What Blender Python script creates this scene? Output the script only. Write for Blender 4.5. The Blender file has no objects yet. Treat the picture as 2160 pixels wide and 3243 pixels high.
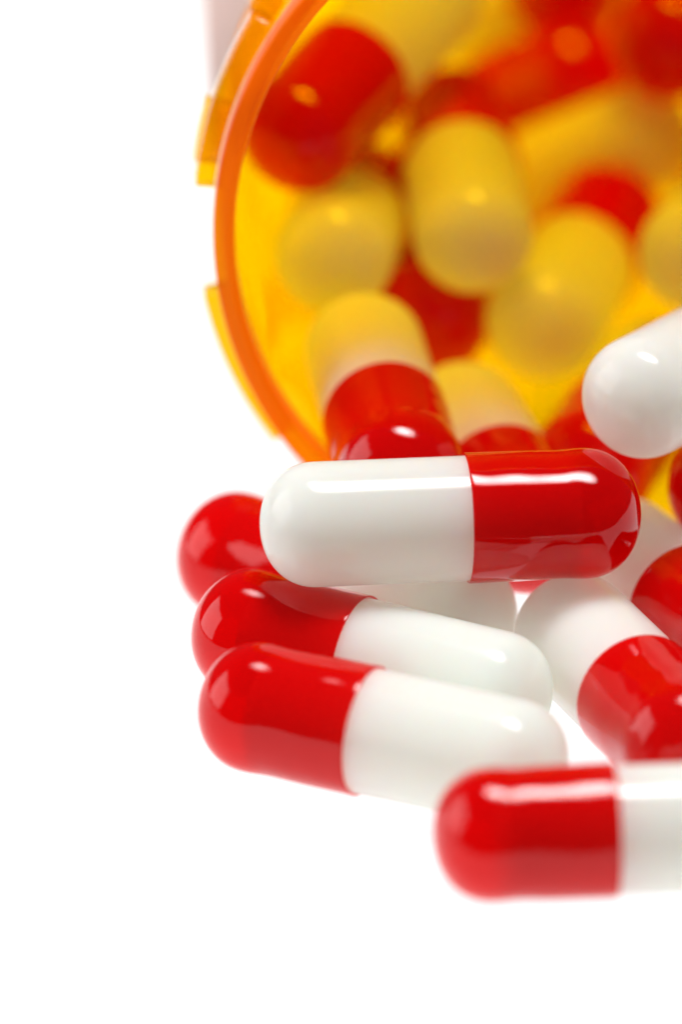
import bpy, bmesh, math
from mathutils import Vector, Matrix

# ---------------------------------------------------------------- scene, camera, light (1 unit = 1 cm)
S = bpy.context.scene
S.unit_settings.system = 'METRIC'
S.unit_settings.scale_length = 0.01
COL = S.collection

PITCH = math.radians(24.0)
DIST = 50.0
fwd = Vector((0, math.cos(PITCH), -math.sin(PITCH)))
aim = Vector((0.0, 0.0, 1.02))
cam = bpy.data.cameras.new('camera')
cam_o = bpy.data.objects.new('camera', cam)
COL.objects.link(cam_o)
cam_o.location = aim - fwd * DIST
cam_o.rotation_euler = (math.pi / 2 - PITCH, 0, 0)
cam.sensor_fit = 'VERTICAL'
cam.sensor_height = 24.0
cam.lens = 24.0 * DIST / 5.645
cam.clip_start = 1.0
cam.clip_end = 2000.0
cam.dof.use_dof = True
cam.dof.focus_distance = DIST - 0.38
cam.dof.aperture_fstop = cam.lens * 1e-3 / (2 * 1.02)
S.camera = cam_o

W = bpy.data.worlds.new('World')
S.world = W
W.use_nodes = True
bg = W.node_tree.nodes['Background']
bg.inputs['Color'].default_value = (1, 1, 1, 1)
bg.inputs['Strength'].default_value = 0.04

sb = bpy.data.lights.new('softbox', 'AREA')
sb.shape = 'RECTANGLE'
sb.size = 42.0
sb.size_y = 24.0
sb.energy = 20.5 * math.pi * 42.0 * 24.0
sb.use_nodes = True                              # brighter in the middle of the diffuser, as softboxes are
_t = sb.node_tree
_em = _t.nodes['Emission']
_g = _t.nodes.new('ShaderNodeNewGeometry')
_sub = _t.nodes.new('ShaderNodeVectorMath')
_sub.operation = 'DISTANCE'
_sub.inputs[1].default_value = (0.5, 0.5, 0.0)
_t.links.new(_g.outputs['Parametric'], _sub.inputs[0])
_mr = _t.nodes.new('ShaderNodeMapRange')
_mr.interpolation_type = 'SMOOTHSTEP'
_mr.inputs['From Min'].default_value = 0.0
_mr.inputs['From Max'].default_value = 0.56
_mr.inputs['To Min'].default_value = 1.7
_mr.inputs['To Max'].default_value = 0.0
_t.links.new(_sub.outputs['Value'], _mr.inputs['Value'])
_t.links.new(_mr.outputs[0], _em.inputs['Strength'])
sb_o = bpy.data.objects.new('softbox', sb)
COL.objects.link(sb_o)
sb_o.location = (5.0, 6.0, 60.0)
sb_o.rotation_euler = (Vector((0.7, 0, 1.0)) - Vector(sb_o.location)).to_track_quat('-Z', 'Y').to_euler()

side = bpy.data.lights.new('added_side_fill', 'AREA')  # big soft fill lamp added at the left to brighten pile and bottle
side.shape = 'RECTANGLE'
side.size = 44.0
side.size_y = 36.0
side.energy = 2.2 * math.pi * 44.0 * 36.0
side_o = bpy.data.objects.new('added_side_fill', side)
COL.objects.link(side_o)
side_o.location = (-46.0, 3.0, 19.0)
side_o.rotation_euler = (Vector((0.7, 0, 1.0)) - Vector(side_o.location)).to_track_quat('-Z', 'Y').to_euler()

S.view_settings.view_transform = 'Standard'
S.view_settings.look = 'None'
S.view_settings.exposure = 0.48
S.view_settings.gamma = 1.0
S.render.engine = 'CYCLES'
S.cycles.max_bounces = 16
S.cycles.diffuse_bounces = 8
S.cycles.glossy_bounces = 6
S.cycles.transmission_bounces = 8
S.cycles.transparent_max_bounces = 40
S.cycles.sample_clamp_indirect = 6.0
S.cycles.use_denoising = True
S.cycles.blur_glossy = 0.2


# ---------------------------------------------------------------- materials
def mat(name):
    m = bpy.data.materials.new(name)
    m.use_nodes = True
    nt = m.node_tree
    nt.nodes.clear()
    out = nt.nodes.new('ShaderNodeOutputMaterial')
    return m, nt, out


def nd(nt, kind, **kw):
    n = nt.nodes.new(kind)
    for k, v in kw.items():
        if k in n.inputs:
            n.inputs[k].default_value = v
        else:
            setattr(n, k, v)
    return n


def dents(nt, scale, dist, fine=0.0):
    """soft uneven relief, different on every object"""
    tc = nd(nt, 'ShaderNodeTexCoord')
    oi = nd(nt, 'ShaderNodeObjectInfo')
    mul = nd(nt, 'ShaderNodeMath', operation='MULTIPLY')
    mul.inputs[1].default_value = 37.0
    nt.links.new(oi.outputs['Random'], mul.inputs[0])
    add = nd(nt, 'ShaderNodeVectorMath', operation='ADD')
    nt.links.new(tc.outputs['Object'], add.inputs[0])
    nt.links.new(mul.outputs[0], add.inputs[1])
    nz = nd(nt, 'ShaderNodeTexNoise')
    nz.inputs['Scale'].default_value = scale
    nz.inputs['Detail'].default_value = 1.0
    nz.inputs['Roughness'].default_value = 0.4
    nt.links.new(add.outputs[0], nz.inputs['Vector'])
    bp = nd(nt, 'ShaderNodeBump')
    bp.inputs['Strength'].default_value = 1.0
    bp.inputs['Distance'].default_value = dist
    nt.links.new(nz.outputs['Fac'], bp.inputs['Height'])
    if fine > 0:
        nf = nd(nt, 'ShaderNodeTexNoise')
        nf.inputs['Scale'].default_value = 60.0
        nf.inputs['Detail'].default_value = 3.0
        nt.links.new(add.outputs[0], nf.inputs['Vector'])
        b2 = nd(nt, 'ShaderNodeBump')
        b2.inputs['Strength'].default_value = 1.0
        b2.inputs['Distance'].default_value = fine
        nt.links.new(nf.outputs['Fac'], b2.inputs['Height'])
        nt.links.new(bp.outputs['Normal'], b2.inputs['Normal'])
        bp = b2
    return bp


def tinted(name, tint, ior=1.5, rough=0.04, dent=(3.0, 0.01), solid=None, solid_fac=0.0, glow=None, back=True):
    """thin coloured clear plastic or gelatin: tinted transparency under a clear reflecting skin"""
    m, nt, out = mat(name)
    bp = dents(nt, *dent)
    fr = nd(nt, 'ShaderNodeFresnel')
    geo = nd(nt, 'ShaderNodeNewGeometry')              # same reflectance from both sides of the thin wall
    mr = nd(nt, 'ShaderNodeMapRange')
    mr.inputs['To Min'].default_value = ior
    mr.inputs['To Max'].default_value = 1.0 / (ior if back else 1.0001)
    nt.links.new(geo.outputs['Backfacing'], mr.inputs['Value'])
    nt.links.new(mr.outputs[0], fr.inputs['IOR'])
    tr = nd(nt, 'ShaderNodeBsdfTransparent', Color=(*tint, 1))
    gl = nd(nt, 'ShaderNodeBsdfGlossy', Color=(1, 1, 1, 1), Roughness=rough)
    for n in (fr, gl):
        nt.links.new(bp.outputs['Normal'], n.inputs['Normal'])
    base = tr
    if solid:
        df = nd(nt, 'ShaderNodeBsdfDiffuse', Color=(*solid, 1))
        tl = nd(nt, 'ShaderNodeBsdfTranslucent', Color=(*(glow or solid), 1))
        half = nd(nt, 'ShaderNodeMixShader', Fac=0.5)
        nt.links.new(df.outputs[0], half.inputs[1])
        nt.links.new(tl.outputs[0], half.inputs[2])
        mx = nd(nt, 'ShaderNodeMixShader', Fac=solid_fac)
        nt.links.new(tr.outputs[0], mx.inputs[1])
        nt.links.new(half.outputs[0], mx.inputs[2])
        base = mx
    mix = nd(nt, 'ShaderNodeMixShader')
    nt.links.new(fr.outputs[0], mix.inputs[0])
    nt.links.new(base.outputs[0], mix.inputs[1])
    nt.links.new(gl.outputs[0], mix.inputs[2])
    nt.links.new(mix.outputs[0], out.inputs['Surface'])
    return m


def white_gelatin():
    m, nt, out = mat('white_gelatin')
    bp = dents(nt, 2.2, 0.006)
    p = nd(nt, 'ShaderNodeBsdfPrincipled')
    p.inputs['Base Color'].default_value = (0.885, 0.925, 0.87, 1)
    p.inputs['Roughness'].default_value = 0.10
    p.inputs['IOR'].default_value = 1.5
    p.inputs['Subsurface Weight'].default_value = 0.85
    p.inputs['Subsurface Radius'].default_value = (0.34, 0.26, 0.21)
    p.inputs['Subsurface Scale'].default_value = 1.0
    nt.links.new(bp.outputs['Normal'], p.inputs['Normal'])
    tl = nd(nt, 'ShaderNodeBsdfTranslucent', Color=(0.90, 0.975, 0.93, 1))     # light passes through the hollow shell
    mx = nd(nt, 'ShaderNodeMixShader', Fac=0.40)
    nt.links.new(p.outputs[0], mx.inputs[1])
    nt.links.new(tl.outputs[0], mx.inputs[2])
    nt.links.new(mx.outputs[0], out.inputs['Surface'])
    return m


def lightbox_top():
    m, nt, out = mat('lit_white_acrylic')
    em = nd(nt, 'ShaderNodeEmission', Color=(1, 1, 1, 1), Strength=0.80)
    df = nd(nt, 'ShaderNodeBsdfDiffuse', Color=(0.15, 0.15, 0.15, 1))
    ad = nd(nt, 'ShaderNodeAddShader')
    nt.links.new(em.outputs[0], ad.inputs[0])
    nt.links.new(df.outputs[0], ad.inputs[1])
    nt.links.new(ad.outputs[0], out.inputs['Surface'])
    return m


def label_paper():
    m, nt, out = mat('label_paper')
    bp = dents(nt, 6.0, 0.003, 0.0004)
    df = nd(nt, 'ShaderNodeBsdfDiffuse', Color=(0.96, 0.88, 0.86, 1))
    tl = nd(nt, 'ShaderNodeBsdfTranslucent', Color=(1.0, 0.95, 0.93, 1))
    mx = nd(nt, 'ShaderNodeMixShader', Fac=0.55)
    nt.links.new(bp.outputs['Normal'], df.inputs['Normal'])
    nt.links.new(df.outputs[0], mx.inputs[1])
    nt.links.new(tl.outputs[0], mx.inputs[2])
    nt.links.new(mx.outputs[0], out.inputs['Surface'])
    return m


M_BODY = white_gelatin()
M_CAP = tinted('red_gelatin', (0.965, 0.15, 0.14), 1.37, 0.06, (2.7, 0.021), (0.72, 0.002, 0.004), 0.35, (0.9, 0.0, 0.0), back=False)
M_AMBER = tinted('amber_plastic', (1.0, 0.765, 0.001), 1.38, 0.06, (1.2, 0.01), (1.0, 0.46, 0.0), 0.04, (1.0, 0.55, 0.0))
M_LUG = tinted('amber_plastic_lug', (1.0, 0.82, 0.002), 1.2, 0.1, (4.0, 0.01), (1.0, 0.46, 0.0), 0.2, (1.0, 0.55, 0.0))
M_RIM = tinted('amber_plastic_rim', (1.0, 0.60, 0.0), 1.15, 0.5, (14.0, 0.003, 0.0006), (1.0, 0.24, 0.0), 0.40, (1.0, 0.33, 0.0))
M_PAPER = label_paper()
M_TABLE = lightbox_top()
M_CASE, _nt, _out = mat('white_casing')
_p = nd(_nt, 'ShaderNodeBsdfPrincipled', Roughness=0.5)
_p.inputs['Base Color'].default_value = (0.75, 0.75, 0.75, 1)
_nt.links.new(_p.outputs[0], _out.inputs['Surface'])


# ---------------------------------------------------------------- geometry helpers
def link(name, bm, m, parent=None, smooth=True):
    me = bpy.data.meshes.new(name)
    bmesh.ops.recalc_face_normals(bm, faces=bm.faces)
    bm.to_mesh(me)
    bm.free()
    if smooth:
        for p in me.polygons:
            p.use_smooth = True
    me.materials.append(m)
    o = bpy.data.objects.new(name, me)
    COL.objects.link(o)
    if parent:
        o.parent = parent
    return o


def lathe(profile, seg=64, a0=0.0, a1=2 * math.pi, axis='X'):
    """profile: closed or open list of (along, radius); spun about the local axis"""
    bm = bmesh.new()
    full = abs(a1 - a0 - 2 * math.pi) < 1e-6
    n = seg if full else seg + 1
    rows = []
    for t, r in profile:
        if r < 1e-6:
            rows.append([bm.verts.new((t, 0, 0))])
        else:
            rows.append([bm.verts.new((t, r * math.cos(a0 + (a1 - a0) * k / seg), r * math.sin(a0 + (a1 - a0) * k / seg))) for k in range(n)])
    for A, B in zip(rows, rows[1:]):
        for k in range(seg):
            k2 = (k + 1) % n
            if len(A) == 1 and len(B) == 1:
                continue
            if len(A) == 1:
                bm.faces.new((A[0], B[k], B[k2]))
            elif len(B) == 1:
                bm.faces.new((A[k], B[0], A[k2]))
            else:
                bm.faces.new((A[k], B[k], B[k2], A[k2]))
    if not full:                                   # close both ends of a partial ring (closed profile)
        bm.faces.new([r[0] for r in rows[:-1]])
        bm.faces.new([r[-1] for r in rows[:-1]][::-1])
    if axis == 'Y':
        bmesh.ops.transform(bm, matrix=Matrix.Rotation(math.pi / 2, 4, 'Z'), verts=bm.verts)
    return bm


def dome(r, depth, n, e=2.12):
    """quarter profile from the tip (0, 0) to (depth, r)"""
    pts = []
    for i in range(n + 1):
        a = math.pi / 2 * i / n
        c, s = math.cos(a), math.sin(a)
        pts.append((depth * (1 - c ** (2 / e)), r * s ** (2 / e)))
    return pts


# ---------------------------------------------------------------- setting
bm = bmesh.new()
bmesh.ops.create_cube(bm, size=1.0)                 # shallow light box, front edge just in front of the nearest capsule
bmesh.ops.scale(bm, vec=(90.0, 60.0, 3.0), verts=bm.verts)
bmesh.ops.translate(bm, vec=(0.0, 30.0 - 5.2, -1.5), verts=bm.verts)
table = link('light_table', bm, M_TABLE, smooth=False)
table.data.materials.append(M_CASE)
for p in table.data.polygons:
    p.material_index = 0 if p.normal.z > 0.5 else 1
table['kind'] = 'structure'

# ---------------------------------------------------------------- capsules
R_CAP, R_BODY = 0.3595, 0.344
HALF = 1.052                                      # half of the closed length; +X is the cap's end


def capsule_meshes():
    # cap: thin shell, slight locking waist behind the dome
    d = dome(R_CAP, 0.315, 18)
    outer = [(HALF - t, r) for t, r in d]
    xs = HALF - 0.315
    for dx, r in ((0.03, 0.3592), (0.06, 0.3575), (0.09, 0.3548), (0.12, 0.3530), (0.16, 0.3526), (0.21, 0.3538), (0.28, 0.3560),
                  (0.36, 0.3574), (0.44, 0.3582), (0.52, 0.3588), (0.60, 0.3594), (0.635, 0.3595), (0.648, 0.3588), (0.652, 0.3570)):
        outer.append((xs - dx, r))
    lip = xs - 0.652
    inner = [(lip, 0.3475), (lip + 0.01, 0.3465), (xs - 0.40, 0.3462), (xs - 0.16, 0.3440), (xs - 0.05, 0.3455)]
    inner += [(HALF - 0.013 - t, r) for t, r in reversed(dome(0.3465, 0.302, 14))]
    cap_bm = lathe(outer + inner, 56)
    # body: long cup, domed at the far end, blunt where it sits inside the cap
    b = [(-HALF + t, r) for t, r in dome(R_BODY, 0.305, 18)]
    for x in (-0.6, -0.4, -0.2, 0.0, 0.1, 0.3):
        b.append((x, R_BODY))
    b += [(0.50, 0.3435), (0.585, 0.3425), (0.64, 0.337), (0.675, 0.322), (0.695, 0.295), (0.703, 0.24), (0.706, 0.12), (0.707, 0.0)]
    body_bm = lathe(b, 56)
    return cap_bm, body_bm


cap_bm, body_bm = capsule_meshes()
GROUPS = {'T': 'capsules spilled on the white table', 'M': 'capsules in the mouth of the bottle',
          'B': 'capsules inside the amber bottle', 'D': 'capsules deep in the amber bottle'}
# cap dome centre, body dome centre, label, group
PILLS = [
    ((1.289, -0.205, 1.101), (-0.102, -0.365, 1.110), 'glossy capsule lying crosswise on top of the pile, white half left, red half right', 'T'),
    ((-0.552, 0.668, 0.445), (0.624, -0.090, 0.428), 'capsule at the back left of the pile, half hidden under the topmost crosswise capsule', 'T'),
    ((-0.458, -0.353, 0.436), (0.805, -0.953, 0.374), 'capsule in the middle of the three slanting ones at left, beneath the topmost capsule', 'T'),
    ((-0.428, -1.226, 0.402), (0.891, -1.802, 0.360), 'front capsule of the three slanting ones at left, white end behind the nearest capsule', 'T'),
    ((0.821, -2.696, 0.360), (2.256, -2.577, 0.360), 'nearest capsule in the foreground, red end left, white end cut off by right edge', 'T'),
    ((1.838, -1.614, 0.397), (1.311, -0.317, 0.402), "capsule pointing at the viewer between the topmost capsule's red half and the nearest capsule", 'T'),
    ((2.163, -0.515, 0.479), (1.602, 0.762, 0.388), "capsule at the right edge, white end behind the topmost capsule's red tip", 'T'),
    ((0.332, 0.464, 1.082), (0.140, 1.848, 1.175), "capsule sliding out of the mouth at left, red end above the topmost capsule's white half", 'M'),
    ((1.039, 0.480, 0.713), (0.708, 1.840, 0.754), 'cream ended capsule on the bottle floor, just right of the one sliding out', 'M'),
    ((2.490, 1.443, 1.533), (1.691, 0.296, 1.599), 'capsule at the right of the mouth showing a bare white dome with bright highlight', 'M'),
    ((1.550, 4.180, 1.012), (1.187, 2.828, 0.987), 'blurred yellow tinted capsule right of centre in the bottle, above the white domed one', 'B'),
    ((0.665, 4.100, 1.662), (0.758, 2.705, 1.587), 'blurred yellow tinted capsule standing upright in the centre of the bottle', 'B'),
    ((1.397, 5.489, 1.447), (0.427, 6.193, 0.726), 'blurred red capsule lying diagonally high in the bottle, above the upright yellow one', 'B'),
    ((-0.210, 2.920, 2.142), (0.461, 4.104, 2.474), 'blurred capsule at upper left inside the rim, dark red end below, yellow end above', 'B'),
    ((0.111, 3.966, 1.256), (-0.035, 2.594, 1.494), 'blurred yellow tinted dome against the left inner wall, below the large dark red end', 'B'),
    ((0.520, 3.037, 0.920), (0.671, 4.408, 0.684), 'blurred red capsule end in the gap below the upright yellow capsule', 'B'),
    ((1.444, 1.683, 0.569), (1.814, 3.031, 0.519), 'red ended capsule lying under the white domed one at the right of the mouth', 'M'),
    ((2.195, 0.695, 0.879), (2.505, 2.057, 0.804), 'red capsule end cut off at the right edge below the white domed capsule', 'M'),
    ((0.607, 5.156, 0.654), (1.774, 4.786, 1.305), 'blurred amber capsule lying diagonally behind and right of the upright yellow one', 'B'),
    ((1.369, 7.758, 1.271), (0.881, 6.468, 1.508), 'blurred yellow capsule end deep at the top, right of the large yellow end', 'B'),
    ((1.971, 4.795, 1.967), (2.267, 6.159, 1.863), 'blurred dark red capsule deep in the bottle at the upper right corner', 'B'),
    ((1.386, 6.076, 1.813), (1.832, 7.384, 1.629), 'blurred dark red capsule end deep at the top edge, above the diagonal red one', 'B'),
    ((2.469, 4.341, 1.198), (2.082, 3.003, 1.343), 'blurred orange yellow capsule cut off by the right edge, above the white domed one', 'B'),
]
first = None
for i, (c, b, label, grp) in enumerate(PILLS):
    c, b = Vector(c), Vector(b)
    x = (c - b).normalized()
    mid = (c + b) / 2 + x * 0.008
    up = Vector((0, 0, 1))
    y = up.cross(x).normalized()
    z = x.cross(y)
    roll = Matrix.Rotation(1.7 * i, 3, 'X')
    rot = Matrix((x, y, z)).transposed() @ roll
    if first is None:
        root = bpy.data.objects.new('capsule', None)
        COL.objects.link(root)
        kids = (link('cap', cap_bm, M_CAP, root), link('body', body_bm, M_BODY, root))
        first = (root, kids)
    else:
        root = first[0].copy()
        COL.objects.link(root)
        for k in first[1]:
            q = k.copy()
            COL.objects.link(q)
            q.parent = root
    root.empty_display_size = 0.3
    root.location = mid
    root.rotation_euler = rot.to_euler()
    root['label'] = label
    root['category'] = 'capsule'
    root['group'] = GROUPS[grp]

# ---------------------------------------------------------------- bottle (local +X runs from the mouth to the base)
RO, RI = 2.22, 2.10
bottle = bpy.data.objects.new('pill_bottle', None)
COL.objects.link(bottle)
bottle.location = (1.506, 1.159, RO)
bottle.rotation_euler = (0, 0, math.radians(92.5))
bottle['label'] = 'open translucent amber pill bottle lying on its side, its mouth spilling red and white capsules'
bottle['category'] = 'bottle'


rim_prof = [(0.21, RI - 0.002), (0.03, RI - 0.002), (0.008, RI + 0.004), (0.0, RI + 0.014), (0.0, RI + 0.040), (-0.003, RI + 0.0425), (0.0, RI + 0.045),
            (0.0, RO - 0.018), (0.008, RO - 0.004), (0.022, RO), (0.17, RO), (0.19, RO - 0.005), (0.205, RO - 0.03), (0.21, RO - 0.05), (0.21, RI - 0.002)]
link('rim', lathe(rim_prof, 200), M_RIM, bottle)
WO = 2.165
LEN = 7.45
wall_prof = [(0.213, RI), (2.0, RI), (4.0, RI - 0.004), (LEN - 0.12, RI - 0.01), (LEN - 0.03, RI - 0.04), (LEN, RI - 0.12), (LEN, 0.0)]
wall_out = [(LEN + 0.08, 0.0), (LEN + 0.08, WO - 0.14), (LEN + 0.05, WO - 0.05), (LEN - 0.06, WO - 0.008), (4.0, WO), (0.213, WO), (0.213, RI)]
link('wall', lathe(wall_prof + wall_out, 160), M_AMBER, bottle)


def lug(t0, t1, r0, r1, d0, d1, seg=28):
    """block on the neck from angle d0 to d1 (degrees, seen from the mouth, 90 up, 180 left)"""
    b = 0.018
    prof = [(t0, r0), (t0, r1 - b), (t0 + b * .3, r1 - b * .3), (t0 + b, r1), (t1 - b, r1), (t1 - b * .3, r1 - b * .3), (t1, r1 - b), (t1, r0), (t0, r0)]
    # local: X back, Y = left of the mouth when yawed, Z up
    return lathe(prof, seg, math.radians(d0), math.radians(d1))


# local +Y points to the viewer's left, so seen-from-mouth angle a maps to local angle 180 - a
for t0, t1, r0, r1, a0, a1 in ((0.225, 0.42, WO + 0.016, 2.322, 148.5, 174.6), (0.424, 0.60, WO + 0.016, 2.33, 164.5, 173.0),
                               (0.424, 0.74, WO + 0.016, 2.315, 146.0, 149.6),
                               (0.225, 0.42, WO + 0.016, 2.312, 191.5, 215.5), (0.225, 0.42, WO + 0.016, 2.283, 28.0, 54.0),
                               (0.225, 0.42, WO + 0.016, 2.283, 88.0, 112.0), (0.225, 0.42, WO + 0.016, 2.283, 318.0, 340.0)):
    link("lug", lug(t0, t1, r0, r1, 180 - a1, 180 - a0), M_LUG, bottle)

lab_prof = [(1.25, WO + 0.003), (1.25, WO + 0.012), (6.8, WO + 0.012), (6.8, WO + 0.003), (1.25, WO + 0.003)]
lab = lathe(lab_prof, 60, math.radians(180 - 181), math.radians(180 - 148))
link('label', lab, M_PAPER, bottle)
